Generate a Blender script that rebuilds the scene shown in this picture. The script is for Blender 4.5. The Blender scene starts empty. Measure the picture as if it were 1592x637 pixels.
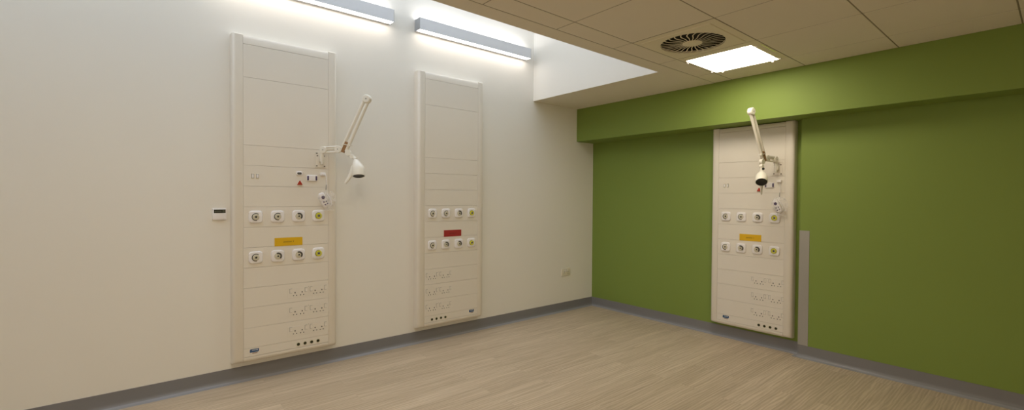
import bpy, bmesh, math, random
from mathutils import Vector, Matrix
random.seed(7)
SC = bpy.context.scene
COL = SC.collection
PI = math.pi

# ------------------------------------------------------------------ materials
def nodes_of(name):
    m = bpy.data.materials.new(name); m.use_nodes = True
    nt = m.node_tree
    return m, nt, nt.nodes['Principled BSDF']

def mat(name, col, rough=0.5, var=0.04, scale=6.0, bump=0.0, bscale=200.0, metal=0.0, spec=0.5, coat=0.0):
    """painted / moulded surface with a faint procedural mottling and optional fine bump"""
    m, nt, b = nodes_of(name)
    geo = nt.nodes.new('ShaderNodeNewGeometry')
    n = nt.nodes.new('ShaderNodeTexNoise'); n.inputs['Scale'].default_value = scale; n.inputs['Detail'].default_value = 3
    nt.links.new(geo.outputs['Position'], n.inputs['Vector'])
    r = nt.nodes.new('ShaderNodeMix'); r.data_type = 'RGBA'
    r.inputs[6].default_value = (*[c * (1 - var) for c in col], 1)
    r.inputs[7].default_value = (*[min(1, c * (1 + var)) for c in col], 1)
    nt.links.new(n.outputs['Fac'], r.inputs[0]); nt.links.new(r.outputs[2], b.inputs['Base Color'])
    b.inputs['Roughness'].default_value = rough; b.inputs['Metallic'].default_value = metal
    b.inputs['Specular IOR Level'].default_value = spec; b.inputs['Coat Weight'].default_value = coat
    if bump:
        n2 = nt.nodes.new('ShaderNodeTexNoise'); n2.inputs['Scale'].default_value = bscale; n2.inputs['Detail'].default_value = 2
        nt.links.new(geo.outputs['Position'], n2.inputs['Vector'])
        bp = nt.nodes.new('ShaderNodeBump'); bp.inputs['Strength'].default_value = bump; bp.inputs['Distance'].default_value = 0.002
        nt.links.new(n2.outputs['Fac'], bp.inputs['Height']); nt.links.new(bp.outputs['Normal'], b.inputs['Normal'])
    return m

def emit(name, col, strength):
    m, nt, b = nodes_of(name)
    b.inputs['Base Color'].default_value = (0.9, 0.9, 0.9, 1)
    b.inputs['Emission Color'].default_value = (*col, 1); b.inputs['Emission Strength'].default_value = strength
    return m

def floor_mat():
    m, nt, b = nodes_of('oak vinyl planks'); N = nt.nodes.new; L = nt.links.new
    geo = N('ShaderNodeNewGeometry'); sep = N('ShaderNodeSeparateXYZ'); L(geo.outputs['Position'], sep.inputs[0])
    cmb = N('ShaderNodeCombineXYZ'); L(sep.outputs['Y'], cmb.inputs['X']); L(sep.outputs['X'], cmb.inputs['Y'])
    br = N('ShaderNodeTexBrick'); br.offset = 0.37; br.inputs['Scale'].default_value = 1
    br.inputs['Brick Width'].default_value = 1.2; br.inputs['Row Height'].default_value = 0.15
    br.inputs['Mortar Size'].default_value = 0.0007; br.inputs['Mortar Smooth'].default_value = 0.6; br.inputs['Bias'].default_value = 0
    br.inputs['Color1'].default_value = (0.0, 0.0, 0.0, 1); br.inputs['Color2'].default_value = (1, 1, 1, 1); br.inputs['Mortar'].default_value = (0.35, 0.35, 0.35, 1)
    L(cmb.outputs[0], br.inputs['Vector'])
    # grain: noise stretched along the plank, shifted per plank
    add = N('ShaderNodeVectorMath'); add.operation = 'ADD'
    sc = N('ShaderNodeVectorMath'); sc.operation = 'SCALE'; sc.inputs['Scale'].default_value = 7.0
    L(br.outputs['Color'], sc.inputs[0]); L(cmb.outputs[0], add.inputs[0]); L(sc.outputs[0], add.inputs[1])
    mp = N('ShaderNodeMapping'); mp.inputs['Scale'].default_value = (1.6, 26, 1); L(add.outputs[0], mp.inputs['Vector'])
    n1 = N('ShaderNodeTexNoise'); n1.inputs['Scale'].default_value = 1.0; n1.inputs['Detail'].default_value = 6; n1.inputs['Distortion'].default_value = 0.7
    L(mp.outputs[0], n1.inputs['Vector'])
    mp2 = N('ShaderNodeMapping'); mp2.inputs['Scale'].default_value = (5, 120, 1); L(add.outputs[0], mp2.inputs['Vector'])
    n2 = N('ShaderNodeTexNoise'); n2.inputs['Scale'].default_value = 1.0; n2.inputs['Detail'].default_value = 4; L(mp2.outputs[0], n2.inputs['Vector'])
    # cathedral figure
    mp3 = N('ShaderNodeMapping'); mp3.inputs['Scale'].default_value = (1.1, 9, 1); L(add.outputs[0], mp3.inputs['Vector'])
    wv = N('ShaderNodeTexWave'); wv.bands_direction = 'Y'; wv.inputs['Scale'].default_value = 1.6; wv.inputs['Distortion'].default_value = 9
    wv.inputs['Detail'].default_value = 3; wv.inputs['Detail Scale'].default_value = 1.2; L(mp3.outputs[0], wv.inputs['Vector'])
    def math_(op, a, c):
        q = N('ShaderNodeMath'); q.operation = op
        for i, v in enumerate((a, c)):
            if isinstance(v, (int, float)): q.inputs[i].default_value = v
            else: L(v, q.inputs[i])
        return q.outputs[0]
    bw = N('ShaderNodeSeparateColor'); L(br.outputs['Color'], bw.inputs[0])
    f = math_('ADD', math_('MULTIPLY', n1.outputs['Fac'], 0.55), math_('MULTIPLY', n2.outputs['Fac'], 0.24))
    f = math_('ADD', f, math_('MULTIPLY', wv.outputs['Fac'], 0.18))
    f = math_('ADD', f, math_('MULTIPLY', bw.outputs[0], 0.12))
    rp = N('ShaderNodeValToRGB'); e = rp.color_ramp.elements
    e[0].position = 0.30; e[0].color = (0.375, 0.295, 0.203, 1); e[1].position = 0.80; e[1].color = (0.660, 0.545, 0.412, 1)
    x = e.new(0.55); x.color = (0.505, 0.402, 0.285, 1)
    L(f, rp.inputs[0])
    # thin joint line between planks
    mx = N('ShaderNodeMix'); mx.data_type = 'RGBA'; mx.inputs[7].default_value = (0.25, 0.19, 0.13, 1)
    L(math_('MULTIPLY', br.outputs['Fac'], 0.55), mx.inputs[0]); L(rp.outputs[0], mx.inputs[6]); L(mx.outputs[2], b.inputs['Base Color'])
    b.inputs['Roughness'].default_value = 0.48; b.inputs['Specular IOR Level'].default_value = 0.4
    bp = N('ShaderNodeBump'); bp.inputs['Strength'].default_value = 0.12; bp.inputs['Distance'].default_value = 0.001
    L(n2.outputs['Fac'], bp.inputs['Height']); L(bp.outputs['Normal'], b.inputs['Normal'])
    return m

def plastic_film():
    m, nt, b = nodes_of('clear plastic film')
    b.inputs['Base Color'].default_value = (0.95, 0.95, 0.97, 1); b.inputs['Roughness'].default_value = 0.15
    tr = nt.nodes.new('ShaderNodeBsdfTransparent'); mx = nt.nodes.new('ShaderNodeMixShader')
    n = nt.nodes.new('ShaderNodeTexNoise'); n.inputs['Scale'].default_value = 38
    geo = nt.nodes.new('ShaderNodeNewGeometry'); nt.links.new(geo.outputs['Position'], n.inputs['Vector'])
    rp = nt.nodes.new('ShaderNodeMapRange'); rp.inputs[1].default_value = .35; rp.inputs[2].default_value = .7; rp.inputs[3].default_value = .02; rp.inputs[4].default_value = .26
    nt.links.new(n.outputs['Fac'], rp.inputs[0]); nt.links.new(rp.outputs[0], mx.inputs[0])
    out = nt.nodes['Material Output']
    nt.links.new(tr.outputs[0], mx.inputs[1]); nt.links.new(b.outputs[0], mx.inputs[2]); nt.links.new(mx.outputs[0], out.inputs[0])
    return m

def glazing():
    m, nt, b = nodes_of('skylight glazing')
    b.inputs['Base Color'].default_value = (0.8, 0.85, 0.9, 1); b.inputs['Roughness'].default_value = 0.05
    tr = nt.nodes.new('ShaderNodeBsdfTransparent'); mx = nt.nodes.new('ShaderNodeMixShader'); mx.inputs[0].default_value = 0.12
    out = nt.nodes['Material Output']
    nt.links.new(tr.outputs[0], mx.inputs[1]); nt.links.new(b.outputs[0], mx.inputs[2]); nt.links.new(mx.outputs[0], out.inputs[0])
    return m

M = dict(
    wall=mat('white wall paint', (0.80, 0.774, 0.715), 0.75, 0.012, 1.5, 0.06, 260),
    green=mat('olive green wall paint', (0.204, 0.284, 0.056), 0.62, 0.03, 1.2, 0.06, 260, spec=0.35),
    ceil=mat('ceiling board', (0.74, 0.685, 0.575), 0.9, 0.015, 3, 0.05, 500, spec=0.2),
    grid=mat('ceiling grid', (0.26, 0.225, 0.155), 0.7, 0.02),
    floor=floor_mat(),
    skirt=mat('grey vinyl skirting', (0.200, 0.196, 0.205), 0.42, 0.04, 4),
    guard=mat('grey corner guard plastic', (0.34, 0.325, 0.29), 0.5, 0.02, 5),
    panel=mat('cream powder coat', (0.77, 0.72, 0.64), 0.42, 0.012, 2, 0.05, 700),
    panelback=mat('panel carcass', (0.66, 0.61, 0.53), 0.6, 0.02),
    plate=mat('white moulded plastic', (0.83, 0.80, 0.80), 0.35, 0.01),
    collar=mat('shaded cream collar', (0.60, 0.555, 0.43), 0.4, 0.015),  # darker cream: the collars' shading is put into the colour
    cream=mat('cream moulded plastic', (0.76, 0.71, 0.58), 0.4, 0.015),
    lamp=mat('cream lamp enamel', (0.80, 0.765, 0.68), 0.28, 0.015, coat=0.3),
    grey=mat('grey plastic', (0.085, 0.08, 0.07), 0.45, 0.03),
    toe=mat('pale skirting toe sheen', (0.28, 0.28, 0.295), 0.4, 0.03),  # grazing sheen on the cove, put into a paler colour
    darkgrey=mat('dark grey plastic', (0.12, 0.113, 0.10), 0.5, 0.03),
    midgrey=mat('mid grey plastic', (0.36, 0.34, 0.31), 0.5, 0.03),
    black=mat('black plastic', (0.014, 0.014, 0.013), 0.4, 0.03),
    void=mat('dark duct', (0.012, 0.012, 0.010), 0.8, 0.05),
    brown=mat('brown tension block', (0.30, 0.155, 0.055), 0.5, 0.08, 80),
    yellowring=mat('yellow collar plastic', (0.62, 0.60, 0.025), 0.4, 0.03),
    yellow=mat('yellow label laminate', (0.72, 0.43, 0.004), 0.4, 0.02),
    red=mat('red label laminate', (0.36, 0.028, 0.024), 0.4, 0.02),
    redbtn=mat('red warning plastic', (0.42, 0.035, 0.012), 0.4, 0.02),
    ink=mat('dark lettering', (0.10, 0.06, 0.005), 0.6, 0.02),
    inkred=mat('dark red lettering', (0.055, 0.014, 0.010), 0.6, 0.02),
    purple=mat('purple plastic', (0.06, 0.035, 0.10), 0.45, 0.04),
    blue=mat('blue badge', (0.030, 0.085, 0.20), 0.4, 0.05),
    palebadge=mat('pale badge line', (0.55, 0.58, 0.62), 0.5, 0.02),
    brownmark=mat('brown grey badge line', (0.30, 0.20, 0.15), 0.6, 0.03),
    alu=mat('anodised aluminium', (0.66, 0.675, 0.71), 0.45, 0.02, 40, metal=0.1),
    aludark=mat('aluminium edge', (0.40, 0.41, 0.43), 0.5, 0.02, 40, metal=0.25),
    clip=mat('bright steel clip', (0.9, 0.86, 0.8), 0.12, 0.02, metal=1.0),
    screw=mat('dark steel screw', (0.10, 0.085, 0.06), 0.4, 0.05, metal=0.7),
    lcd=mat('dark display', (0.022, 0.024, 0.016), 0.2, 0.04),
    lcdline=mat('display segments', (0.07, 0.075, 0.045), 0.3, 0.04),
    portrim=mat('olive port rim', (0.20, 0.19, 0.06), 0.5, 0.05),
    diffplate=mat('diffuser plate paint', (0.74, 0.68, 0.52), 0.6, 0.012),
    film=plastic_film(), glass=glazing(),
    stripdown=emit('luminous strip below', (1.0, 0.94, 0.90), 7.0),
    stripup=emit('luminous strip above', (1.0, 0.96, 0.94), 7.0),
    panelglow=emit('luminous panel', (1.0, 0.90, 0.73), 17.0),
)

# ------------------------------------------------------------------ mesh helpers
class MB:
    def __init__(s): s.bm = bmesh.new()
    def box(s, x0, x1, y0, y1, z0, z1, bevel=0.0, seg=2):
        r = bmesh.ops.create_cube(s.bm, size=1.0)
        vs = r['verts']
        for v in vs:
            v.co = Vector(((x0 + x1) / 2 + v.co.x * (x1 - x0), (y0 + y1) / 2 + v.co.y * (y1 - y0), (z0 + z1) / 2 + v.co.z * (z1 - z0)))
        if bevel:
            es = list({e for v in vs for e in v.link_edges})
            bmesh.ops.bevel(s.bm, geom=es, offset=bevel, segments=seg, affect='EDGES', profile=0.5)
        return s
    def prism(s, pts, axis, a0, a1):
        """closed 2D polygon pts extruded along axis ('x','y','z') from a0 to a1"""
        def P(p, a):
            return {'x': (a, p[0], p[1]), 'y': (p[0], a, p[1]), 'z': (p[0], p[1], a)}[axis]
        v0 = [s.bm.verts.new(P(p, a0)) for p in pts]; v1 = [s.bm.verts.new(P(p, a1)) for p in pts]
        n = len(pts)
        s.bm.faces.new(v0); s.bm.faces.new(v1[::-1])
        for i in range(n): s.bm.faces.new((v0[i], v1[i], v1[(i + 1) % n], v0[(i + 1) % n]))
        return s
    def tube(s, pts, rads, n=14, cap=True, squash=None):
        """round tube through 3D points; rads one or per point"""
        pts = [Vector(p) for p in pts]
        if not isinstance(rads, (list, tuple)): rads = [rads] * len(pts)
        rings = []; ref = None
        for i, p in enumerate(pts):
            t = (pts[min(i + 1, len(pts) - 1)] - pts[max(i - 1, 0)]).normalized()
            if ref is None:
                ref = t.orthogonal().normalized() if squash is None else (Vector(squash[0]) - t * t.dot(Vector(squash[0]))).normalized()
            u = (ref - t * ref.dot(t)).normalized(); ref = u; w = t.cross(u)
            k = 1 if squash is None else squash[1]
            rings.append([s.bm.verts.new(p + (u * math.cos(2 * PI * j / n) + w * math.sin(2 * PI * j / n) * k) * rads[i]) for j in range(n)])
        for a, b in zip(rings, rings[1:]):
            for j in range(n): s.bm.faces.new((a[j], a[(j + 1) % n], b[(j + 1) % n], b[j]))
        if cap: s.bm.faces.new(rings[0][::-1]); s.bm.faces.new(rings[-1])
        return s
    def lathe(s, prof, n=32, center=(0, 0, 0), axis=(0, 0, 1)):
        """prof: list of (radius, height) along axis from center"""
        ax = Vector(axis).normalized(); u = ax.orthogonal().normalized(); w = ax.cross(u); c = Vector(center)
        rings = []
        for r, h in prof:
            if r < 1e-6: rings.append([s.bm.verts.new(c + ax * h)])
            else: rings.append([s.bm.verts.new(c + ax * h + (u * math.cos(2 * PI * j / n) + w * math.sin(2 * PI * j / n)) * r) for j in range(n)])
        for a, b in zip(rings, rings[1:]):
            for j in range(n):
                k = (j + 1) % n
                if len(a) == 1 and len(b) == 1: continue
                if len(a) == 1: s.bm.faces.new((a[0], b[k], b[j]))
                elif len(b) == 1: s.bm.faces.new((a[j], a[k], b[0]))
                else: s.bm.faces.new((a[j], a[k], b[k], b[j]))
        return s
    def sector(s, r0, r1, a0, a1, y0, y1, n=24):
        """ring sector in the XZ plane between depths y0 (back) and y1 (front)"""
        L = []
        for i in range(n + 1):
            a = a0 + (a1 - a0) * i / n; c, q = math.cos(a), math.sin(a)
            L.append([s.bm.verts.new((r * c, y, r * q)) for r, y in ((r0, y0), (r0, y1), (r1, y1), (r1, y0))])
        for A, B in zip(L, L[1:]):
            for j in range(4): s.bm.faces.new((A[j], A[(j + 1) % 4], B[(j + 1) % 4], B[j]))
        s.bm.faces.new(L[0]); s.bm.faces.new(L[-1][::-1])
        return s
    def mesh(s, name, m, smooth=0):
        bmesh.ops.recalc_face_normals(s.bm, faces=s.bm.faces[:])
        me = bpy.data.meshes.new(name); s.bm.to_mesh(me); s.bm.free()
        me.materials.append(M[m] if isinstance(m, str) else m)
        if smooth: 
            me.polygons.foreach_set('use_smooth', [True] * len(me.polygons))
            me.set_sharp_from_angle(angle=math.radians(smooth))
        return me

def obj(name, me, parent=None, loc=(0, 0, 0), rot=(0, 0, 0), label=None):
    o = bpy.data.objects.new(name, me); COL.objects.link(o)
    o.location = loc; o.rotation_euler = rot
    if parent: o.parent = parent
    if label: o['label'] = label
    return o
def thing(name, label, cat, loc, rotz=0, group=None):
    o = bpy.data.objects.new(name, None); COL.objects.link(o); o.empty_display_size = 0.1
    o.location = loc; o.rotation_euler = (0, 0, rotz); o['label'] = label; o['category'] = cat
    if group: o['group'] = group
    return o
def tag(o, label, cat, group=None):
    o['label'] = label; o['category'] = cat
    if group: o['group'] = group
    return o
def struct(name, me):
    o = obj(name, me); o['kind'] = 'structure'; return o

def rounded(w, h, r, n=6, sup=None):
    """rounded rectangle outline centred on 0"""
    pts = []
    for cx, cz, a0 in ((w / 2 - r, h / 2 - r, 0), (-w / 2 + r, h / 2 - r, PI / 2), (-w / 2 + r, -h / 2 + r, PI), (w / 2 - r, -h / 2 + r, 3 * PI / 2)):
        for i in range(n + 1):
            a = a0 + PI / 2 * i / n
            pts.append((cx + r * math.cos(a), cz + r * math.sin(a)))
    return pts
def pillow(mb, w, h, r, d, inset, base=0.0, n=6):
    """rounded-square plate whose edge rolls forward; faces -Y; back at y=-base"""
    rings = []
    for k, dd in ((0, 0), (0, 0.35 * d), (0.25 * inset, 0.75 * d), (0.6 * inset, 0.95 * d), (inset, d)):
        rings.append([mb.bm.verts.new((x, -base - dd, z)) for x, z in rounded(w - 2 * k, h - 2 * k, max(r - k, 0.001), n)])
    for a, b in zip(rings, rings[1:]):
        for j in range(len(a)): mb.bm.faces.new((a[j], a[(j + 1) % len(a)], b[(j + 1) % len(a)], b[j]))
    mb.bm.faces.new(rings[0][::-1]); mb.bm.faces.new(rings[-1])
    return mb
def text_mesh(txt, size, m):
    cu = bpy.data.curves.new('lettering', 'FONT'); cu.body = txt; cu.size = size; cu.align_x = 'CENTER'; cu.align_y = 'CENTER'; cu.extrude = 0.0002
    o = bpy.data.objects.new('lettering_source', cu); COL.objects.link(o)
    dg = bpy.context.evaluated_depsgraph_get(); dg.update()
    me = bpy.data.meshes.new_from_object(o.evaluated_get(dg)); bpy.data.objects.remove(o)
    me.transform(Matrix.Rotation(PI / 2, 4, 'X')); me.materials.clear(); me.materials.append(M[m])
    return me

# ------------------------------------------------------------------ room dimensions (metres)
YB, YBK, YP = 4.601, 4.287, 4.525      # recess wall, bulkhead face, pier face
ZC, ZBK = 2.489, 2.088                 # ceiling, bulkhead underside
XO, YO = 1.62, 3.554                   # roof-light opening
XR, YF = 5.6, -2.6                     # far side walls (behind / beside the camera)
ZT = 3.95                              # roof-light head
XPIER = 2.425

struct('floor', MB().box(-0.1, XR + .1, YF - .1, YB + .2, -0.1, 0).mesh('floor', 'floor'))
struct('wall_left', MB().box(-0.12, 0, YF - .1, YB + .2, 0, ZT).mesh('wall_left', 'wall'))
struct('wall_back', MB().box(0, XPIER, YB, YB + .2, 0, ZBK + .02).mesh('wall_back', 'green'))
struct('wall_back_pier', MB().box(XPIER, XR, YP, YB + .2, 0, ZBK + .02).mesh('wall_back_pier', 'green'))
struct('wall_back_bulkhead', MB().box(0, XR, YBK, YB + .2, ZBK, ZC + .05).mesh('wall_back_bulkhead', 'green'))
struct('wall_right', MB().box(XR, XR + .12, YF - .1, YB + .2, 0, ZC + .05).mesh('wall_right', 'wall'))
struct('wall_front', MB().box(0, XR, YF - .12, YF, 0, ZT).mesh('wall_front', 'wall'))
struct('wall_rooflight_side', MB().box(XO - .003, XO + .1, YF, YO + .1, ZC + .031, ZT).box(XO - .003, XO, YF, YO, ZC, ZC + .031).mesh('wall_rooflight_side', 'wall'))
struct('wall_rooflight_back', MB().box(0, XO - .003, YO - .003, YO + .1, ZC + .031, ZT).box(0, XO - .003, YO - .003, YO, ZC, ZC + .031).mesh('wall_rooflight_back', 'wall'))

# ceiling: plain margin round the roof light, then a 600 mm tile grid
GX0, GX1, GD = 1.754, 1.92, 0.601
xs = [GX0, GX1] + [GX1 + GD * i for i in range(1, 7)]
gy1 = 2.156; GDY = 0.597
ys = [gy1 + GDY * k for k in range(-8, 5)]
mb = MB()
mb.box(XO, GX0 - .003, YF, YBK, ZC, ZC + .03)
mb.box(0, XO, YO, YBK, ZC, ZC + .03)
def cells(v, lo, hi):
    e = [lo] + [q for q in v if lo + .01 < q < hi - .01] + [hi]
    return list(zip(e, e[1:]))
LIGHT = (1, gy1 + 2 * GDY); DIFF = (1, gy1 + GDY)
special = []
for (x0, x1) in cells(xs, GX0, XR):
    for (y0, y1) in cells(ys, YF, YBK):
        if abs(x0 - GX1) < .01 and (abs(y0 - LIGHT[1]) < .01 or abs(y0 - DIFF[1]) < .01):
            special.append((x0, x1, y0, y1)); continue
        g = .0035
        mb.box(x0 + g, x1 - g, y0 + g, y1 - g, ZC, ZC + .02, .0015, 1)
struct('ceiling', mb.mesh('ceiling', 'ceil'))
mb = MB()
for x in xs: mb.box(x - .011, x + .011, YF, YBK, ZC + .0012, ZC + .03)
for y in ys:
    if YF < y < YBK: mb.box(GX0, XR, y - .011, y + .011, ZC + .0016, ZC + .031)
struct('ceiling_grid', mb.mesh('ceiling_grid', 'grid'))
struct('ceiling_slab', MB().box(XO + .1, XR, YF, YBK, ZC + .16, ZC + .2).mesh('ceiling_slab', 'ceil'))

# roof-light glazing high above the left wall
mb = MB().box(0, XO, YF, YO, ZT + .004, ZT + .012)
w = struct('window_1', mb.mesh('window_1', 'glass'))
mb = MB()
for y in [YF + .03 + i * (YO - YF - .06) / 6 for i in range(7)]: mb.box(0, XO, y - .025, y + .025, ZT - .03, ZT + .02)
f = obj('window_frame', mb.mesh('window_frame', 'wall'), w)

# coved vinyl skirting following the walls
PROF = [(0, .107), (.004, .107), (.004, .036), (.006, .024), (.013, .012), (.024, .005), (.038, .0015), (.040, 0), (0, 0)]
PATH = [Vector(p) for p in ((0, YF), (0, YB), (XPIER, YB), (XPIER, YP), (XR, YP))]
def right(d): return Vector((d.y, -d.x))
def offset_pt(i, d):
    if i == 0 or i == len(PATH) - 1:
        a, b = (PATH[0], PATH[1]) if i == 0 else (PATH[-2], PATH[-1])
        return PATH[i] + right((b - a).normalized()) * d
    n1 = right((PATH[i] - PATH[i - 1]).normalized()); n2 = right((PATH[i + 1] - PATH[i]).normalized())
    return PATH[i] + (n1 + n2) * d      # right-angle mitre
def skirting(i0, i1):
    mb = MB(); rings = []
    for i in range(i0, i1 + 1):
        rings.append([mb.bm.verts.new((*offset_pt(i, d), z)) for d, z in PROF])
    n = len(PROF)
    for a, b in zip(rings, rings[1:]):
        for j in range(n): mb.bm.faces.new((a[j], a[(j + 1) % n], b[(j + 1) % n], b[j]))
    mb.bm.faces.new(rings[0]); mb.bm.faces.new(rings[-1][::-1])
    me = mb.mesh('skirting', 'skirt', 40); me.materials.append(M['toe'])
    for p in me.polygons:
        if p.center.z < .0095 and abs(p.normal.z) > .3: p.material_index = 1  # lowest cove faces get the painted sheen
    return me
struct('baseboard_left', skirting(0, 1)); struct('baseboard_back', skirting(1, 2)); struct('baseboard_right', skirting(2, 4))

# grey guard wrapped round the pier corner
mb = MB().prism([(XPIER - .003, YP + .06), (XPIER - .003, YP - .003), (XPIER + .075, YP - .003), (XPIER + .075, YP), (XPIER, YP), (XPIER, YP + .06)], 'z', .108, 1.112)
tag(obj('corner_guard', mb.mesh('corner_guard', 'guard')), 'tall grey plastic corner guard on the green pier edge right of the recessed panel', 'corner guard')

# ------------------------------------------------------------------ bedhead service panels
# local frame: X along the wall (0 = left edge of the boards), -Y out of the wall, Z up from the panel's foot
ZB = 0.150; DP = 0.080; WI = 0.606; TR = 0.071
SEAMS = [.192, .255, .405, .555, .701, .851, 1.000, 1.150, 1.301, 1.454, 1.606, 1.755, 2.249, 2.489]
cache = {}
def cached(key, fn):
    if key not in cache: cache[key] = fn()
    return cache[key]
def trim_mesh(top, side):
    pts = [(-TR, 0), (-TR + .001, .046), (-TR + .0025, .059), (-TR + .006, .068), (-TR + .012, .0745), (-TR + .020, .0785), (-TR + .030, DP), (-.004, DP), (-.0002, DP - .002), (-.0002, 0)]
    pts = [((p if side < 0 else WI - p), -d) for p, d in pts]
    mb = MB(); b0 = 0.0
    # rounded foot: shrink the profile at the very bottom
    lv = [(.0, .55), (.006, .80), (.016, .94), (.030, 1.0), (top - ZB - .004, 1.0), (top - ZB, .965)]
    rings = []
    for z, k in lv:
        rings.append([mb.bm.verts.new((x, y * k, z)) for x, y in pts])
    for a, b in zip(rings, rings[1:]):
        for j in range(len(a)): mb.bm.faces.new((a[j], a[(j + 1) % len(a)], b[(j + 1) % len(a)], b[j]))
    mb.bm.faces.new(rings[0]); mb.bm.faces.new(rings[-1][::-1])
    return mb.mesh('side_trim', 'panel', 30)
def rail_bottom():
    z = lambda q: q - ZB
    pts = [(0, z(.152)), (-.044, z(.150)), (-.060, z(.153)), (-.071, z(.160)), (-.078, z(.170)), (-.0795, z(.182)), (-.0785, z(.1905)), (0, z(.1905))]
    return MB().prism(pts, 'x', .001, WI - .001).mesh('bottom_rail', 'panel', 30)
def rail_top(z0, z1):
    pts = [(0, z1 - ZB), (-.072, z1 - ZB), (-.0745, z1 - ZB - .004), (-.076, z1 - ZB - .012), (-.078, z1 - ZB - .018), (-.078, z0 + .0012 - ZB), (0, z0 + .0012 - ZB)]
    return MB().prism(pts, 'x', .001, WI - .001).mesh('top_rail', 'panel', 30)
def board(h): return MB().box(.0006, WI - .0006, -.078, -.064, 0, h, .0008, 1).mesh('fascia_board', 'panel')

def gas_plate(): return pillow(MB(), .094, .092, .024, .012, .012).mesh('gas_outlet', 'plate', 50)
def ring_dark(): return MB().sector(.0222, .0285, math.radians(50), math.radians(285), -.010, -.0134).mesh('collar_dark_arc', 'darkgrey')  # dark grey arc round the left of the collar
def disc_cream(): return MB().lathe([(0, 0), (.0225, 0), (.0225, .003), (.020, .006), (.012, .0075), (.010, .0045), (0, .0045)], 28, (0, -.011, 0), (0, -1, 0)).mesh('outlet_collar', 'collar', 35)
def hole(r, d=.0165): return MB().lathe([(0, 0), (r, 0), (r, .0008), (0, .0008)], 18, (0, -d, 0), (0, -1, 0)).mesh('outlet_hole', 'black')
def sector_black(): return MB().sector(.0150, .0272, math.radians(-48), math.radians(115), -.010, -.0176).mesh('black_collar_segment', 'grey')
def disc_small(): return MB().lathe([(0, 0), (.0255, 0), (.0255, .003), (.0245, .005), (.014, .0055), (.012, .0085), (.008, .009), (.006, .007), (0, .007)], 28, (0, -.011, 0), (0, -1, 0)).mesh('outlet_collar', 'collar', 35)
def ring_yellow(): 
    pr = [(.0105 if False else .0118, .0), (.0118, .006), (.0140, .0090), (.0185, .0100), (.0225, .0080), (.0240, .004), (.0240, 0), (.0118, 0)]
    return MB().lathe(pr, 30, (0, -.011, 0), (0, -1, 0)).mesh('yellow_collar', 'yellowring', 40)
def core_grey(): return MB().lathe([(0, 0), (.0118, 0), (.0118, .006), (0, .0065)], 20, (0, -.011, 0), (0, -1, 0)).mesh('outlet_core', 'midgrey', 40)
def sector_top(): return MB().sector(.0240, .0275, math.radians(70), math.radians(235), -.010, -.0128).mesh('collar_dark_arc', 'darkgrey')  # dark grey arc at the upper left of the yellow collar

def gas_outlet(panel, kind, s, z):
    lab = {'c': 'white gas outlet with cream collar', 'b': 'white gas outlet with black quarter collar', 'y': 'white gas outlet with yellow ring'}[kind]
    g = obj('gas_outlet', cached('gp', gas_plate), panel, (s, -.0779, z - ZB), label=lab)
    def sub(n, key, fn): obj(n, cached(key, fn), g)
    if kind == 'c':
        sub('dark_arc', 'rd', ring_dark); sub('collar', 'dc', disc_cream); sub('outlet_hole', 'h1', lambda: hole(.0068, .0157))
    elif kind == 'b':
        sub('collar', 'ds', disc_small); sub('black_segment', 'sb', sector_black); sub('outlet_hole', 'h2', lambda: hole(.0062, .0182))
    else:
        sub('dark_arc', 'st', sector_top); sub('yellow_collar', 'ry', ring_yellow); sub('outlet_core', 'cg', core_grey); sub('outlet_hole', 'h3', lambda: hole(.0062, .0176))

def pins():
    mb = MB()
    mb.box(-.0040, .0040, -.0015, 0, .0060, .0160); mb.box(-.0155, -.0075, -.0015, 0, -.0140, -.0075); mb.box(.0075, .0155, -.0015, 0, -.0140, -.0075)
    return mb.mesh('pin_holes', 'grey')
def rocker_frame():
    mb = MB()
    mb.box(-.0105, -.0078, -.002, 0, -.018, .018); mb.box(-.0078, .0085, -.002, 0, .0155, .018); mb.box(-.0078, .0085, -.002, 0, -.018, -.0155)
    return mb.mesh('rocker_surround', 'midgrey')
def rocker(): return MB().prism([(-.0005, -.0155), (-.0045, -.0155), (-.0022, .002), (-.0030, .0155), (-.0005, .0155)], 'x', -.0078, .0085).mesh('rocker_switch', 'panel')
def sock_plate(): return MB().box(-.078, .078, -.0012, 0, -.037, .037, .0006, 1).mesh('double_socket', 'panel')
def neon(): return MB().lathe([(0, 0), (.003, 0), (.003, .001), (0, .001)], 12, (0, 0, 0), (0, -1, 0)).mesh('indicator', 'midgrey')
def double_socket(panel, s, z):
    """s,z: middle of the twin outlet"""
    p = obj('double_socket', cached('sp', sock_plate), panel, (s, -.0779, z - ZB))
    for k in (-1, 1):
        obj('socket_pin_holes', cached('pins', pins), p, (k * .026, -.0006, -.010))
        r = obj('rocker_switch', cached('rk', rocker), p, (k * .0555, -.0008, .017))
        obj('rocker_surround', cached('rf', rocker_frame), p, (k * .0555, -.0004, .017))
def port_trim(): return MB().lathe([(.009, 0), (.0125, 0), (.0125, .002), (.011, .003), (.009, .002), (.009, 0)], 22, (0, 0, 0), (0, -1, 0)).mesh('cable_port', 'portrim', 40)
def port_core(): return MB().lathe([(0, 0), (.0095, 0), (.0095, .0012), (0, .0012)], 20, (0, 0, 0), (0, -1, 0)).mesh('port_core', 'void')

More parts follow.
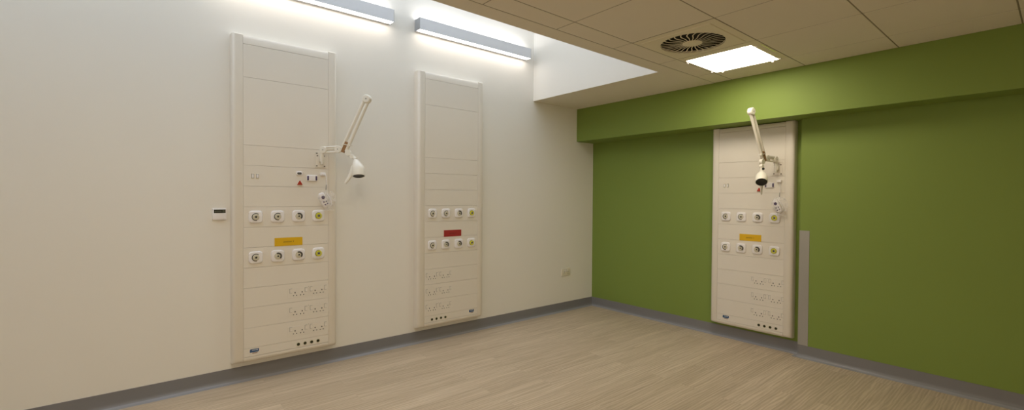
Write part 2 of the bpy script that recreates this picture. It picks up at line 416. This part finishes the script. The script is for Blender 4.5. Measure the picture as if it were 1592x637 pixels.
def badge(panel, s, z):
    b = obj('maker_badge', cached('bd', lambda: MB().prism([(-.030, -.011), (.026, -.011), (.030, -.004), (.030, .013), (-.026, .013), (-.030, .006)], 'y', -.0018, 0).mesh('maker_badge', 'blue')), panel, (s, -.0779, z - ZB), label='small blue badge with pale stroke')
    obj('badge_stroke', cached('bl', lambda: MB().box(-.016, .018, -.0024, -.0016, .003, .0075).box(.018, .0215, -.0024, -.0016, -.001, .0095).mesh('badge_stroke', 'palebadge')), b)
    obj('badge_underline', cached('bu', lambda: MB().box(-.013, .020, -.0010, 0, -.021, -.0145).mesh('badge_underline', 'brownmark')), b)

def rot_tri():
    mb = MB(); mb.prism([(-.019, -.015), (.019, -.015), (.019, -.0135), (.0012, .018), (-.0012, .018), (-.019, -.0135)], 'y', -.008, 0); return mb.mesh('alarm_triangle', 'redbtn')

def bedhead(label, loc, rotz, top, rows, lab, sock_off, port_off, badge_s, controls, lab_s, txt_m):
    p = thing('bedhead_panel', label, 'wall panel', loc, rotz, 'bedhead service panels')
    full = top > 2.3
    obj('back_box', cached(('bb', top), lambda: MB().box(.001, WI - .001, -.066, 0, .004, top - ZB - .012).mesh('back_box', 'panelback')), p)
    for sd in (-1, 1): obj('side_trim', cached(('tr', top, sd), lambda: trim_mesh(top, sd)), p)
    obj('bottom_rail', cached('rb', rail_bottom), p)
    seams = [q for q in SEAMS if q < top - .03]
    if full: edges = list(zip(seams, seams[1:])); tr0 = seams[-1]
    else: tr0 = top - .045; edges = list(zip(seams, seams[1:] + [tr0]))
    obj('top_rail', cached(('rt', top), lambda: rail_top(tr0, top - .005)), p)
    for a, b in edges:
        h = b - a - .0014
        obj('fascia_board', cached(('fb', round(h, 4)), lambda: board(h)), p, (0, 0, a + .0007 - ZB))
    for r, z in zip(rows, (1.226, .925)):
        for i, k in enumerate(r): gas_outlet(p, k, .080 + .149 * i, z)
    pl = obj('label_plate', cached(('lp', lab), lambda: MB().box(-.100, .100, -.0025, 0, -.0315, .0315, .0005, 1).mesh('label_plate', lab)), p, (lab_s, -.0779, 1.031 - ZB), label=lab + ' engraved label')
    obj('lettering', text_mesh(*txt_m), pl, (0, -.0027, 0))
    for z in (.627, .4775, .3275):
        for c in (.3785, .5285): double_socket(p, c + sock_off, z)
        obj('indicator', cached('ne', neon), p, (.452 + sock_off, -.0779, z + .038 - ZB))
    for i in range(4):
        q = obj('cable_port', cached('pt', port_trim), p, (.377 + port_off + .0495 * i, -.0779, .218 - ZB))
        obj('port_core', cached('pc', port_core), q)
    badge(p, badge_s, .232)
    if controls:
        for s in (.061, .092):
            a = obj('light_switch', cached('ls', lambda: pillow(MB(), .021, .044, .006, .004, .003).mesh('light_switch', 'cream', 50)), p, (s, -.0779, 1.529 - ZB))
            obj('switch_rocker', cached('lsr', lambda: MB().box(-.006, .006, -.0065, -.003, -.013, .013, .001, 1).mesh('switch_rocker', 'midgrey' if False else 'plate')), a)
            obj('switch_outline', cached('lso', lambda: MB().box(-.0088, .0088, -.0046, -.003, -.0165, .0165, .001, 1).mesh('switch_outline', 'midgrey')), a)
        a = obj('call_button', cached('cb', lambda: pillow(MB(), .050, .034, .014, .006, .005).mesh('call_button', 'plate', 50)), p, (.384, -.0779, 1.560 - ZB))
        obj('button_lens', cached('cbl', lambda: pillow(MB(), .032, .017, .008, .003, .002, .005).mesh('button_lens', 'grey', 50)), a)
        obj('alarm_triangle', cached('at', rot_tri), p, (.387, -.0779, 1.486 - ZB), label='red warning triangle')
        a = obj('handset_dock', cached('hd', lambda: pillow(MB(), .080, .050, .008, .010, .006).mesh('handset_dock', 'plate', 50)), p, (.478, -.0779, 1.526 - ZB))
        for k in (-1, 1): obj('purple_end', cached('pe', lambda: pillow(MB(), .013, .036, .005, .003, .002, .009).mesh('purple_end', 'purple', 50)), a, (k * .0315, 0, 0))
        a = obj('cord_outlet', cached('co', lambda: pillow(MB(), .040, .026, .006, .022, .005).mesh('cord_outlet', 'plate', 50)), p, (.562, -.0779, 1.560 - ZB))
    return p

CREAM_ROWS = ['ccby', 'cbby']
PANEL_L = bedhead('tall cream service panel nearest the thermostat, with exam lamp and yellow label', (0, .628, ZB), PI / 2, 2.556, CREAM_ROWS, 'yellow', 0, 0, .070, True, .307, ('position 3', .0185, 'ink'))
PANEL_M = bedhead('tall cream service panel with red label and no lamp, near the room corner', (0, 2.116, ZB), PI / 2, 2.556, CREAM_ROWS, 'red', -.299, -.296, .537, False, .308, ('position 2', .0175, 'inkred'))
PANEL_R = bedhead('shorter cream service panel in the green wall recess, with lamp and yellow label', (1.693, YB, ZB - .013), 0, 2.098, CREAM_ROWS, 'yellow', .018, .024, .090, True, .312, ('position 1', .0185, 'ink'))

# ------------------------------------------------------------------ examination lamps (jointed arms)
def exam_lamp(label, panel_loc, rotz, az, axis, neck_pts, zoff):
    """local frame as the panel; az: swing of the arm from straight out, to the viewer's right (+)"""
    S0 = .545
    t = thing('examination_lamp', label, 'lamp', (0, 0, 0), rotz, 'jointed examination lamps')
    R = Matrix.Rotation(rotz, 4, 'Z')
    base = R @ Vector((S0, -.0792, 0)); t.location = (panel_loc[0] + base.x, panel_loc[1] + base.y, 1.60 + zoff)
    Z = lambda z: z - 1.60
    # wall plate with screws and post socket
    pl = obj('wall_bracket', MB().box(-.042, .042, -.004, 0, Z(1.608), Z(1.732), .0015, 1).mesh('wall_bracket', 'panel'), t)
    scr = cached('scr', lambda: MB().lathe([(0, 0), (.0055, 0), (.005, .002), (0, .0026)], 12, (0, 0, 0), (0, -1, 0)).mesh('screw', 'screw', 40))
    for s, z in ((-.031, 1.722), (-.026, 1.703), (.026, 1.702), (-.031, 1.622), (.029, 1.620)): obj('screw', scr, pl, (s, -.004, Z(z)))
    PX, PY = 0.0, -.040
    mb = MB().box(-.016, .016, -.046, -.003, Z(1.652), Z(1.700), .006, 2)
    obj('post_socket', mb.mesh('post_socket', 'lamp', 40), t)
    obj('post', MB().lathe([(0, Z(1.632)), (.009, Z(1.632)), (.0125, Z(1.640)), (.0125, Z(1.735)), (0, Z(1.735))], 20, (PX, PY, 0)).mesh('post', 'lamp', 40), t)
    h = Vector((math.sin(az), -math.cos(az), 0)); n = Vector((-h.y, h.x, 0))
    def Q(r, z, o=0.0): return Vector((PX, PY, 0)) + h * r + n * o + Vector((0, 0, Z(z)))
    # short arm: two eyes joined by two thin bars with a slot between
    A, B = (.012, 1.748), (.138, 1.752)
    mb = MB()
    for (r, z), rad in ((A, .029), (B, .029)):
        mb.lathe([(0, -.014), (rad - .003, -.014), (rad, -.011), (rad, .011), (rad - .003, .014), (0, .014)], 26, Q(r, z), n)
    for dz, k in ((.0195, .0095), (-.0205, .0075)):
        mb.tube([Q(A[0] + .01, A[1] + dz), Q(B[0] - .005, B[1] + dz)], k, 10)
    mb.tube([Q(A[0] + .02, A[1] + .004), Q(B[0] - .01, B[1] + .004)], .0085, 10)
    sa = obj('short_arm', mb.mesh('short_arm', 'lamp', 40), t)
    for (r, z) in (A, B):
        for sg in (1, -1):
            obj('pivot_bolt', MB().lathe([(0, 0), (.005, 0), (.0045, .0025), (0, .003)], 12, Q(r, z, sg * .0138), n * sg).mesh('pivot_bolt', 'midgrey', 40), sa)
    # elbow: brown tension block between the arm ends
    E0, E1 = (.176, 1.728), (.213, 1.808)
    dirv = (Q(*E1) - Q(*E0)).normalized(); perp = n.cross(dirv).normalized()
    mb = MB()
    def slab(mb, p0, p1, hw, ht):
        d = (p1 - p0).normalized(); q = n.cross(d).normalized()
        v = []
        for p in (p0, p1):
            for a, b in ((-1, -1), (1, -1), (1, 1), (-1, 1)): v.append(mb.bm.verts.new(p + q * hw * a + n * ht * b))
        for f in ((0, 1, 2, 3), (7, 6, 5, 4), (0, 4, 5, 1), (1, 5, 6, 2), (2, 6, 7, 3), (3, 7, 4, 0)): mb.bm.faces.new([v[i] for i in f])
        return mb
    el = obj('tension_block', slab(mb, Q(*E0), Q(*E1), .0125, .013).mesh('tension_block', 'brown'), t, label='brown tension block')
    mb = slab(MB(), Q(E1[0] - .030, E1[1] - .016), Q(E1[0] + .036, E1[1] - .030), .0035, .017)
    mb.tube([Q(B[0] + .012, B[1] - .012), Q(E0[0] - .004, E0[1] + .010)], .012, 10)
    obj('elbow_yoke', mb.mesh('elbow_yoke', 'lamp', 40), el)
    # long arm: twin tubes up to the end knuckle
    T = (.378, 2.143)
    d = (Q(*T) - Q(.196, 1.775)).normalized(); q = n.cross(d).normalized()
    if q.dot(h) < 0: q = -q
    la = obj('long_arm', MB().lathe([(0, -.021), (.027, -.021), (.0335, -.015), (.0335, .015), (.027, .021), (0, .021)], 28, Q(*T), n).mesh('long_arm', 'lamp', 40), t)
    lo = Q(.196, 1.775)
    obj('arm_tube', MB().tube([lo - q * .017 + d * .0, Q(*T) - q * .016 - d * .012], .0125, 16).mesh('arm_tube', 'lamp', 50), la)
    obj('arm_tube', MB().tube([lo + q * .024 - d * .035, Q(*T) + q * .016 - d * .012], .0130, 16).mesh('arm_tube', 'lamp', 50), la)
    for sg in (1, -1): obj('pivot_bolt', MB().lathe([(0, 0), (.006, 0), (.005, .003), (0, .0034)], 12, Q(T[0], T[1], sg * .0208), n * sg).mesh('pivot_bolt', 'midgrey', 40), la)
    # neck
    K0, K1, K2 = (Q(*q_) for q_ in neck_pts)
    kn = 1 if az < 0 else -1      # the knob sits on the viewer's side
    nk = obj('neck', MB().lathe([(0, -.014), (.023, -.014), (.025, -.011), (.025, .011), (.023, .014), (0, .014)], 24, K0, n).lathe([(0, -.013), (.015, -.013), (.0165, -.010), (.0165, .010), (.015, .013), (0, .013)], 20, K1, n).tube([K0, K1, K2], [.014, .012, .015], 12).mesh('neck', 'lamp', 40), t)
    obj('neck_knob', MB().lathe([(0, 0), (.010, 0), (.0115, .004), (.010, .012), (0, .013)] if kn > 0 else [(0, 0), (.006, 0), (.006, .003), (0, .003)], 16, (K1 + K2) / 2 + n * .009 * kn, n * kn).mesh('neck_knob', 'black' if kn > 0 else 'midgrey', 40), nk)
    # head: hooded dome; axis points at the opening
    ax = Vector(axis).normalized(); hd_ = h if az > 0 else Vector((axis[0], axis[1], 0)).normalized()
    side = (-hd_ + ax * ax.dot(hd_)).normalized()
    top = K2 + ax * .002
    HL = .142
    prof = [(0, 0), (.014, .001), (.021, .010), (.027, .024), (.0355, .040), (.0430, .058), (.0468, .080), (.0478, .105), (.0470, HL - .010), (.0475, HL - .002), (.0460, HL), (.0440, HL - .003), (.0430, HL - .012), (0, HL - .012)]
    # lean the dome so its far side is fuller than the handle side
    mb = MB(); mb.lathe(prof, 36, (0, 0, 0), ax)
    lean = -side * (.018 if az > 0 else .010)
    for v in mb.bm.verts:
        k = min(1, max(0, v.co.dot(ax) / .07)); v.co += lean * k + top
    hd = obj('lamp_head', mb.mesh('lamp_head', 'lamp', 60), t)
    c = top + lean + ax * (HL - .0115)
    obj('lens', MB().lathe([(0, 0), (.0425, 0), (.0425, .0105), (.038, .0125), (.034, .0090), (0, .0070)], 32, c, ax).mesh('lens', 'black', 40), hd, label='black lens')
    hb = top + lean + ax * .085 + side * .030
    pts = [hb - ax * .030, hb + side * .016 + ax * .004, hb + side * .034 + ax * .034, hb + side * .056 + ax * .064, hb + side * .078 + ax * .090, hb + side * .083 + ax * .096]
    obj('handle', MB().tube(pts, [.027, .026, .019, .0145, .0115, .007], 16, True, (side, .62)).mesh('handle', 'lamp', 60), hd)
    return t
exam_lamp('white jointed exam lamp swung right from the panel beside the thermostat', (0, .628), PI / 2, math.radians(42), (-.055, -.27, -1), ((.222, 1.723), (.254, 1.694), (.284, 1.673)), .004)
exam_lamp('white jointed exam lamp pointing at the viewer from the panel on the green wall', (1.693, YB), 0, math.radians(-10), (.28, -.70, -.78), ((.212, 1.720), (.218, 1.680), (.216, 1.632)), -.006)

# ------------------------------------------------------------------ bagged patient handsets on their cords
def handset(label, panel_loc, rotz, zoff, flip):
    R = Matrix.Rotation(rotz, 4, 'Z'); b = R @ Vector((.565, -.1012, 0))
    t = thing('patient_handset', label, 'handset', (panel_loc[0] + b.x, panel_loc[1] + b.y, 1.30 + zoff), rotz, 'bagged patient handsets')
    Z = lambda z: z - 1.30
    cord = [(.004, .0012, Z(1.556)), (.010, -.010, Z(1.552)), (.014, -.014, Z(1.535)), (.014, -.016, Z(1.50)), (.013, -.015, Z(1.45)), (.010, -.017, Z(1.42)), (.004, -.02, Z(1.40))]
    obj('cord', MB().tube(cord, .0027, 8).mesh('cord', 'plate', 60), t)
    obj('strain_relief', MB().tube([(.0135, -.0155, Z(1.475)), (.011, -.0165, Z(1.435))], [.0036, .0048], 8).mesh('strain_relief', 'midgrey', 60), t)
    # handset body hanging at a slant
    mb = MB(); pillow(mb, .048, .125, .020, .022, .010)
    body = mb.mesh('handset_body', 'plate', 50)
    an = math.radians(24)
    h = obj('handset_body', body, t, (-.006, -.008, Z(1.352)), (math.radians(6), an, 0) if False else (0, -an, 0))
    obj('purple_button', MB().lathe([(0, 0), (.014, 0), (.012, .003), (0, .004)], 20, (0, -.0225, .024), (0, -1, 0)).mesh('purple_button', 'purple', 40), h)
    for q in ((-.010, -.012), (.010, -.014), (-.008, -.036), (.011, -.034)):
        obj('key', MB().box(q[0] - .005, q[0] + .005, -.0245, -.021, q[1] - .005, q[1] + .005, .001, 1).mesh('key', 'purple'), h)
    # strap looping beside the body
    obj('strap', MB().tube([(.010, -.022, Z(1.405)), (.030, -.026, Z(1.375)), (.046, -.028, Z(1.345)), (.052, -.026, Z(1.318)), (.044, -.024, Z(1.306))], [.006, .009, .011, .009, .006], 10, True, ((0, 1, 0), .5)).mesh('strap', 'plate', 60), t)
    # crumpled clear bag
    rnd = random.Random(3 if flip else 5)
    mb = MB(); nx, nz = 11, 15
    for layer, yy in ((0, -.004), (1, -.038)):
        g = []
        for j in range(nz):
            row = []
            v = j / (nz - 1); z = Z(1.432 - .165 * v)
            wdt = .030 + .040 * math.sin(PI * min(1, v * 1.15) ** .8) if v < .95 else .050
            for i in range(nx):
                u = i / (nx - 1) * 2 - 1
                edge = 1 - u * u
                y = -.022 + (yy + .022) * edge * (.45 + .55 * math.sin(PI * min(.95, v + .1)))
                row.append(mb.bm.verts.new((.010 + .018 * v + u * wdt + rnd.uniform(-.002, .002), min(-.002, y + rnd.uniform(-.0025, .0025)), z + rnd.uniform(-.004, .004))))
            g.append(row)
        for j in range(nz - 1):
            for i in range(nx - 1): mb.bm.faces.new((g[j][i], g[j][i + 1], g[j + 1][i + 1], g[j + 1][i]))
    obj('plastic_bag', mb.mesh('plastic_bag', 'film', 30), t, label='clear crumpled plastic bag')
handset('white patient handset in clear bag hanging on the panel beside the thermostat', (0, .628), PI / 2, 0, False)
handset('white patient handset in clear bag hanging on the panel on the green wall', (1.693, YB), 0, -.030, True)

# ------------------------------------------------------------------ linear up/down wall lights
def linear_light(label, y0, y1):
    t = thing('linear_wall_light', label, 'wall light', (0, y0, 2.926), PI / 2, 'linear wall lights')
    Ln = y1 - y0; H = .109
    mb = MB()
    mb.box(.004, Ln - .004, -.100, -.097, 0, H, .0008, 1)          # front face
    mb.box(.004, Ln - .004, -.008, 0, 0, H, .0008, 1)              # back spine
    mb.box(.004, Ln - .004, -.097, -.008, .020, H - .020)          # core
    mb.box(.004, Ln - .004, -.0295, -.008, 0, .020)                 # lower wall-side lip
    hs = obj('housing', mb.mesh('housing', 'alu'), t)
    ec = cached('ec', lambda: MB().box(0, .004, -.100, 0, 0, H, .0008, 1).mesh('end_cap', 'aludark'))
    obj('end_cap', ec, t); obj('end_cap', ec, t, (Ln - .004, 0, 0))
    obj('lower_diffuser', MB().box(.005, Ln - .005, -.0968, -.030, .003, .019).mesh('lower_diffuser', 'stripdown'), t, label='glowing white strip facing down')
    for k in range(2):
        a = .010 + k * (Ln / 2); b = a + Ln / 2 - .05
        obj('upper_diffuser', MB().box(a + .01, b, -.0968, -.010, H - .019, H - .004).mesh('upper_diffuser', 'stripup'), t, label='glowing white strip facing up')
linear_light('grey linear wall light above the panel that carries the exam lamp', .415, 1.794)
linear_light('grey linear wall light above the panel with the red label', 2.045, 3.421)

# ------------------------------------------------------------------ ceiling light and swirl air diffuser
for (x0, x1, y0, y1) in special:
    cx, cy = (x0 + x1) / 2, (y0 + y1) / 2; hw, hh = (x1 - x0) / 2 - .004, (y1 - y0) / 2 - .004
    if abs(y0 - LIGHT[1]) < .01:
        t = thing('ceiling_light', 'glowing square ceiling light panel beside the round swirl vent', 'ceiling light', (cx, cy, ZC))
        dx, dy, q = -.021, .034, .250
        mb = MB()
        o = [(-hw, -hh), (hw, -hh), (hw, hh), (-hw, hh)]; i_ = [(dx - q, dy - q), (dx + q, dy - q), (dx + q, dy + q), (dx - q, dy + q)]
        vo = [mb.bm.verts.new((*p, 0)) for p in o]; vi = [mb.bm.verts.new((*p, -.002)) for p in i_]; vt = [mb.bm.verts.new((*p, .03)) for p in i_]; vu = [mb.bm.verts.new((*p, .03)) for p in o]
        for k in range(4):
            l = (k + 1) % 4
            mb.bm.faces.new((vo[k], vo[l], vi[l], vi[k])); mb.bm.faces.new((vi[k], vi[l], vt[l], vt[k])); mb.bm.faces.new((vo[k], vo[l], vu[l], vu[k])); mb.bm.faces.new((vu[k], vu[l], vt[l], vt[k]))
        obj('light_frame', mb.mesh('light_frame', 'diffplate'), t)
        obj('light_diffuser', MB().box(dx - q + .001, dx + q - .001, dy - q + .001, dy + q - .001, -.003, .012).mesh('light_diffuser', 'panelglow'), t, label='glowing white diffuser')
        cl = cached('cl', lambda: MB().box(-.009, .009, -.006, .006, -.011, 0, .003, 2).mesh('spring_clip', 'plate', 40))  # bright white paints in the glint of the steel clips
        for px, py, rz in ((-q + .05, q + .02, 0), (q - .05, q + .02, 0), (-q - .016, -q + .05, PI / 2), (-q - .016, q - .05, PI / 2), (q + .018, q - .02, PI / 2), (q + .018, -q + .05, PI / 2)):
            obj('spring_clip', cl, t, (dx + px, dy + py, 0), (0, 0, rz))
        obj('edge_strip', MB().box(hw - .012, hw - .007, -hh + .10, hh - .22, -.003, 0).mesh('edge_strip', 'clip'), t)
    else:
        t = thing('swirl_air_vent', 'round swirl air vent set in a square ceiling plate', 'air vent', (cx, cy, ZC))
        ox, oy, R_ = -.020, .022, .216
        mb = MB(); n = 72; sq = .252
        rings = [[], [], [], [], []]
        for j in range(n):
            a = 2 * PI * j / n; c, s_ = math.cos(a), math.sin(a); m_ = max(abs(c), abs(s_))
            rings[0].append(mb.bm.verts.new((c / m_ * hw, s_ / m_ * hh, 0)))
            rings[1].append(mb.bm.verts.new((ox * .6 + c / m_ * (sq + .004), oy * .6 + s_ / m_ * (sq + .004), 0)))
            rings[2].append(mb.bm.verts.new((ox * .6 + c / m_ * sq, oy * .6 + s_ / m_ * sq, -.004)))
            rings[3].append(mb.bm.verts.new((ox + c * R_, oy + s_ * R_, -.004)))
            rings[4].append(mb.bm.verts.new((ox + c * R_, oy + s_ * R_, .010)))
        for a, b in zip(rings, rings[1:]):
            for j in range(n): mb.bm.faces.new((a[j], a[(j + 1) % n], b[(j + 1) % n], b[j]))
        obj('vent_plate', mb.mesh('vent_plate', 'diffplate'), t)
        obj('duct', MB().lathe([(R_ + .012, .010), (R_ + .012, .085), (0, .085)], 48, (ox, oy, 0)).mesh('duct', 'void'), t, label='dark duct opening')
        def blade():
            mb = MB(); K = 9; fr = []
            for i in range(K):
                u = i / (K - 1); r = .060 + (R_ - .061) * u; a = .17 * u + .05 * math.sin(2 * PI * u); w0 = .0028 + .0020 * u
                c, s_ = math.cos(a), math.sin(a); tx, ty = -s_, c
                p = Vector((r * c, r * s_, 0)); tv = Vector((tx, ty, 0))
                lo = p - tv * w0 + Vector((0, 0, -.0003)); hi = p + tv * w0 + Vector((0, 0, .0003))
                th = Vector((0, 0, .0006))
                fr.append([mb.bm.verts.new(v) for v in (lo, hi, hi + th, lo + th)])
            for A, B in zip(fr, fr[1:]):
                for j in range(4): mb.bm.faces.new((A[j], A[(j + 1) % 4], B[(j + 1) % 4], B[j]))
            mb.bm.faces.new(fr[0]); mb.bm.faces.new(fr[-1][::-1])
            return mb.mesh('blade', 'diffplate', 40)
        bl = cached('blade', blade); NB = 28
        for i in range(NB): obj('blade', bl, t, (ox, oy, -.0036), (0, 0, 2 * PI * i / NB))
        obj('hub', MB().lathe([(0, -.0058), (.063, -.0058), (.066, -.0045), (.066, -.002), (0, -.002)], 40, (ox, oy, 0)).mesh('hub', 'diffplate', 40), t)

# ------------------------------------------------------------------ small fittings on the left wall
t = thing('thermostat', 'small white thermostat with dark display on the wall left of the first panel', 'thermostat', (0, .488, 1.248), PI / 2)
obj('casing', pillow(MB(), .088, .084, .005, .018, .004).mesh('casing', 'plate', 50), t)
d_ = obj('display', MB().box(-.035, .037, -.0192, -.017, .008, .034, .0006, 1).mesh('display', 'lcd'), t, label='dark display window')
obj('display_readout', MB().box(-.030, .012, -.0196, -.0190, .018, .024).box(.018, .032, -.0196, -.0190, .013, .030).mesh('display_readout', 'lcdline'), d_)
t = thing('wall_socket', 'white double wall socket low on the white wall near the room corner', 'socket', (0, 4.104, .476), PI / 2)
obj('socket_plate', pillow(MB(), .150, .088, .006, .010, .003).mesh('socket_plate', 'cream', 50), t)
for k in (-1, 1):
    obj('socket_pin_holes', cached('pins', pins), t, (k * .034, -.0095, -.010))
    obj('rocker_switch', cached('rk', rocker), t, (k * .016, -.0095, .020)); obj('rocker_surround', cached('rf', rocker_frame), t, (k * .016, -.0092, .020))

# ------------------------------------------------------------------ lights, world, camera
def area(name, loc, size, power, col, rot=(0, 0, 0)):
    l = bpy.data.lights.new(name, 'AREA'); l.shape = 'SQUARE'; l.size = size; l.energy = power; l.color = col
    o = bpy.data.objects.new(name, l); COL.objects.link(o); o.location = loc; o.rotation_euler = rot
    return o
WARM = (1.0, 0.87, 0.68)
area('ceiling_lamp_behind', (2.22, .55, ZC - .02), .5, 13.5, WARM)
area('ceiling_lamp_beside', (4.62, .55, ZC - .02), .5, 20, WARM)
area('ceiling_lamp_far', (4.62, -1.6, ZC - .02), .5, 14, WARM)

wd = bpy.data.worlds.new('sky'); SC.world = wd; wd.use_nodes = True
nt = wd.node_tree; bg = nt.nodes['Background']
bg.inputs['Color'].default_value = (0.74, 0.855, 1.0, 1); bg.inputs['Strength'].default_value = 2.4     # overcast daylight through the roof light

cam = bpy.data.cameras.new('camera'); co = bpy.data.objects.new('camera', cam); COL.objects.link(co)
yaw, pt, rl = 0.8787, -0.0154, 0.0069
fw = Vector((-math.sin(yaw) * math.cos(pt), math.cos(yaw) * math.cos(pt), math.sin(pt)))
rt = Vector((math.cos(yaw), math.sin(yaw), 0)); up = rt.cross(fw)
rt2 = rt * math.cos(rl) + up * math.sin(rl); up2 = rt2.cross(fw)
mw = Matrix((( rt2.x, up2.x, -fw.x, 3.9123), (rt2.y, up2.y, -fw.y, 0.0), (rt2.z, up2.z, -fw.z, 1.38), (0, 0, 0, 1)))
co.matrix_world = mw
cam.sensor_fit = 'HORIZONTAL'; cam.sensor_width = 36; cam.lens = 713.47 / 1592 * 36; cam.clip_start = .02
SC.camera = co
SC.view_settings.view_transform = 'Standard'; SC.view_settings.look = 'None'; SC.view_settings.exposure = 0
SC.cycles.use_denoising = True
SC.cycles.max_bounces = 12; SC.cycles.diffuse_bounces = 8; SC.cycles.transparent_max_bounces = 12
SC.cycles.sample_clamp_indirect = 6
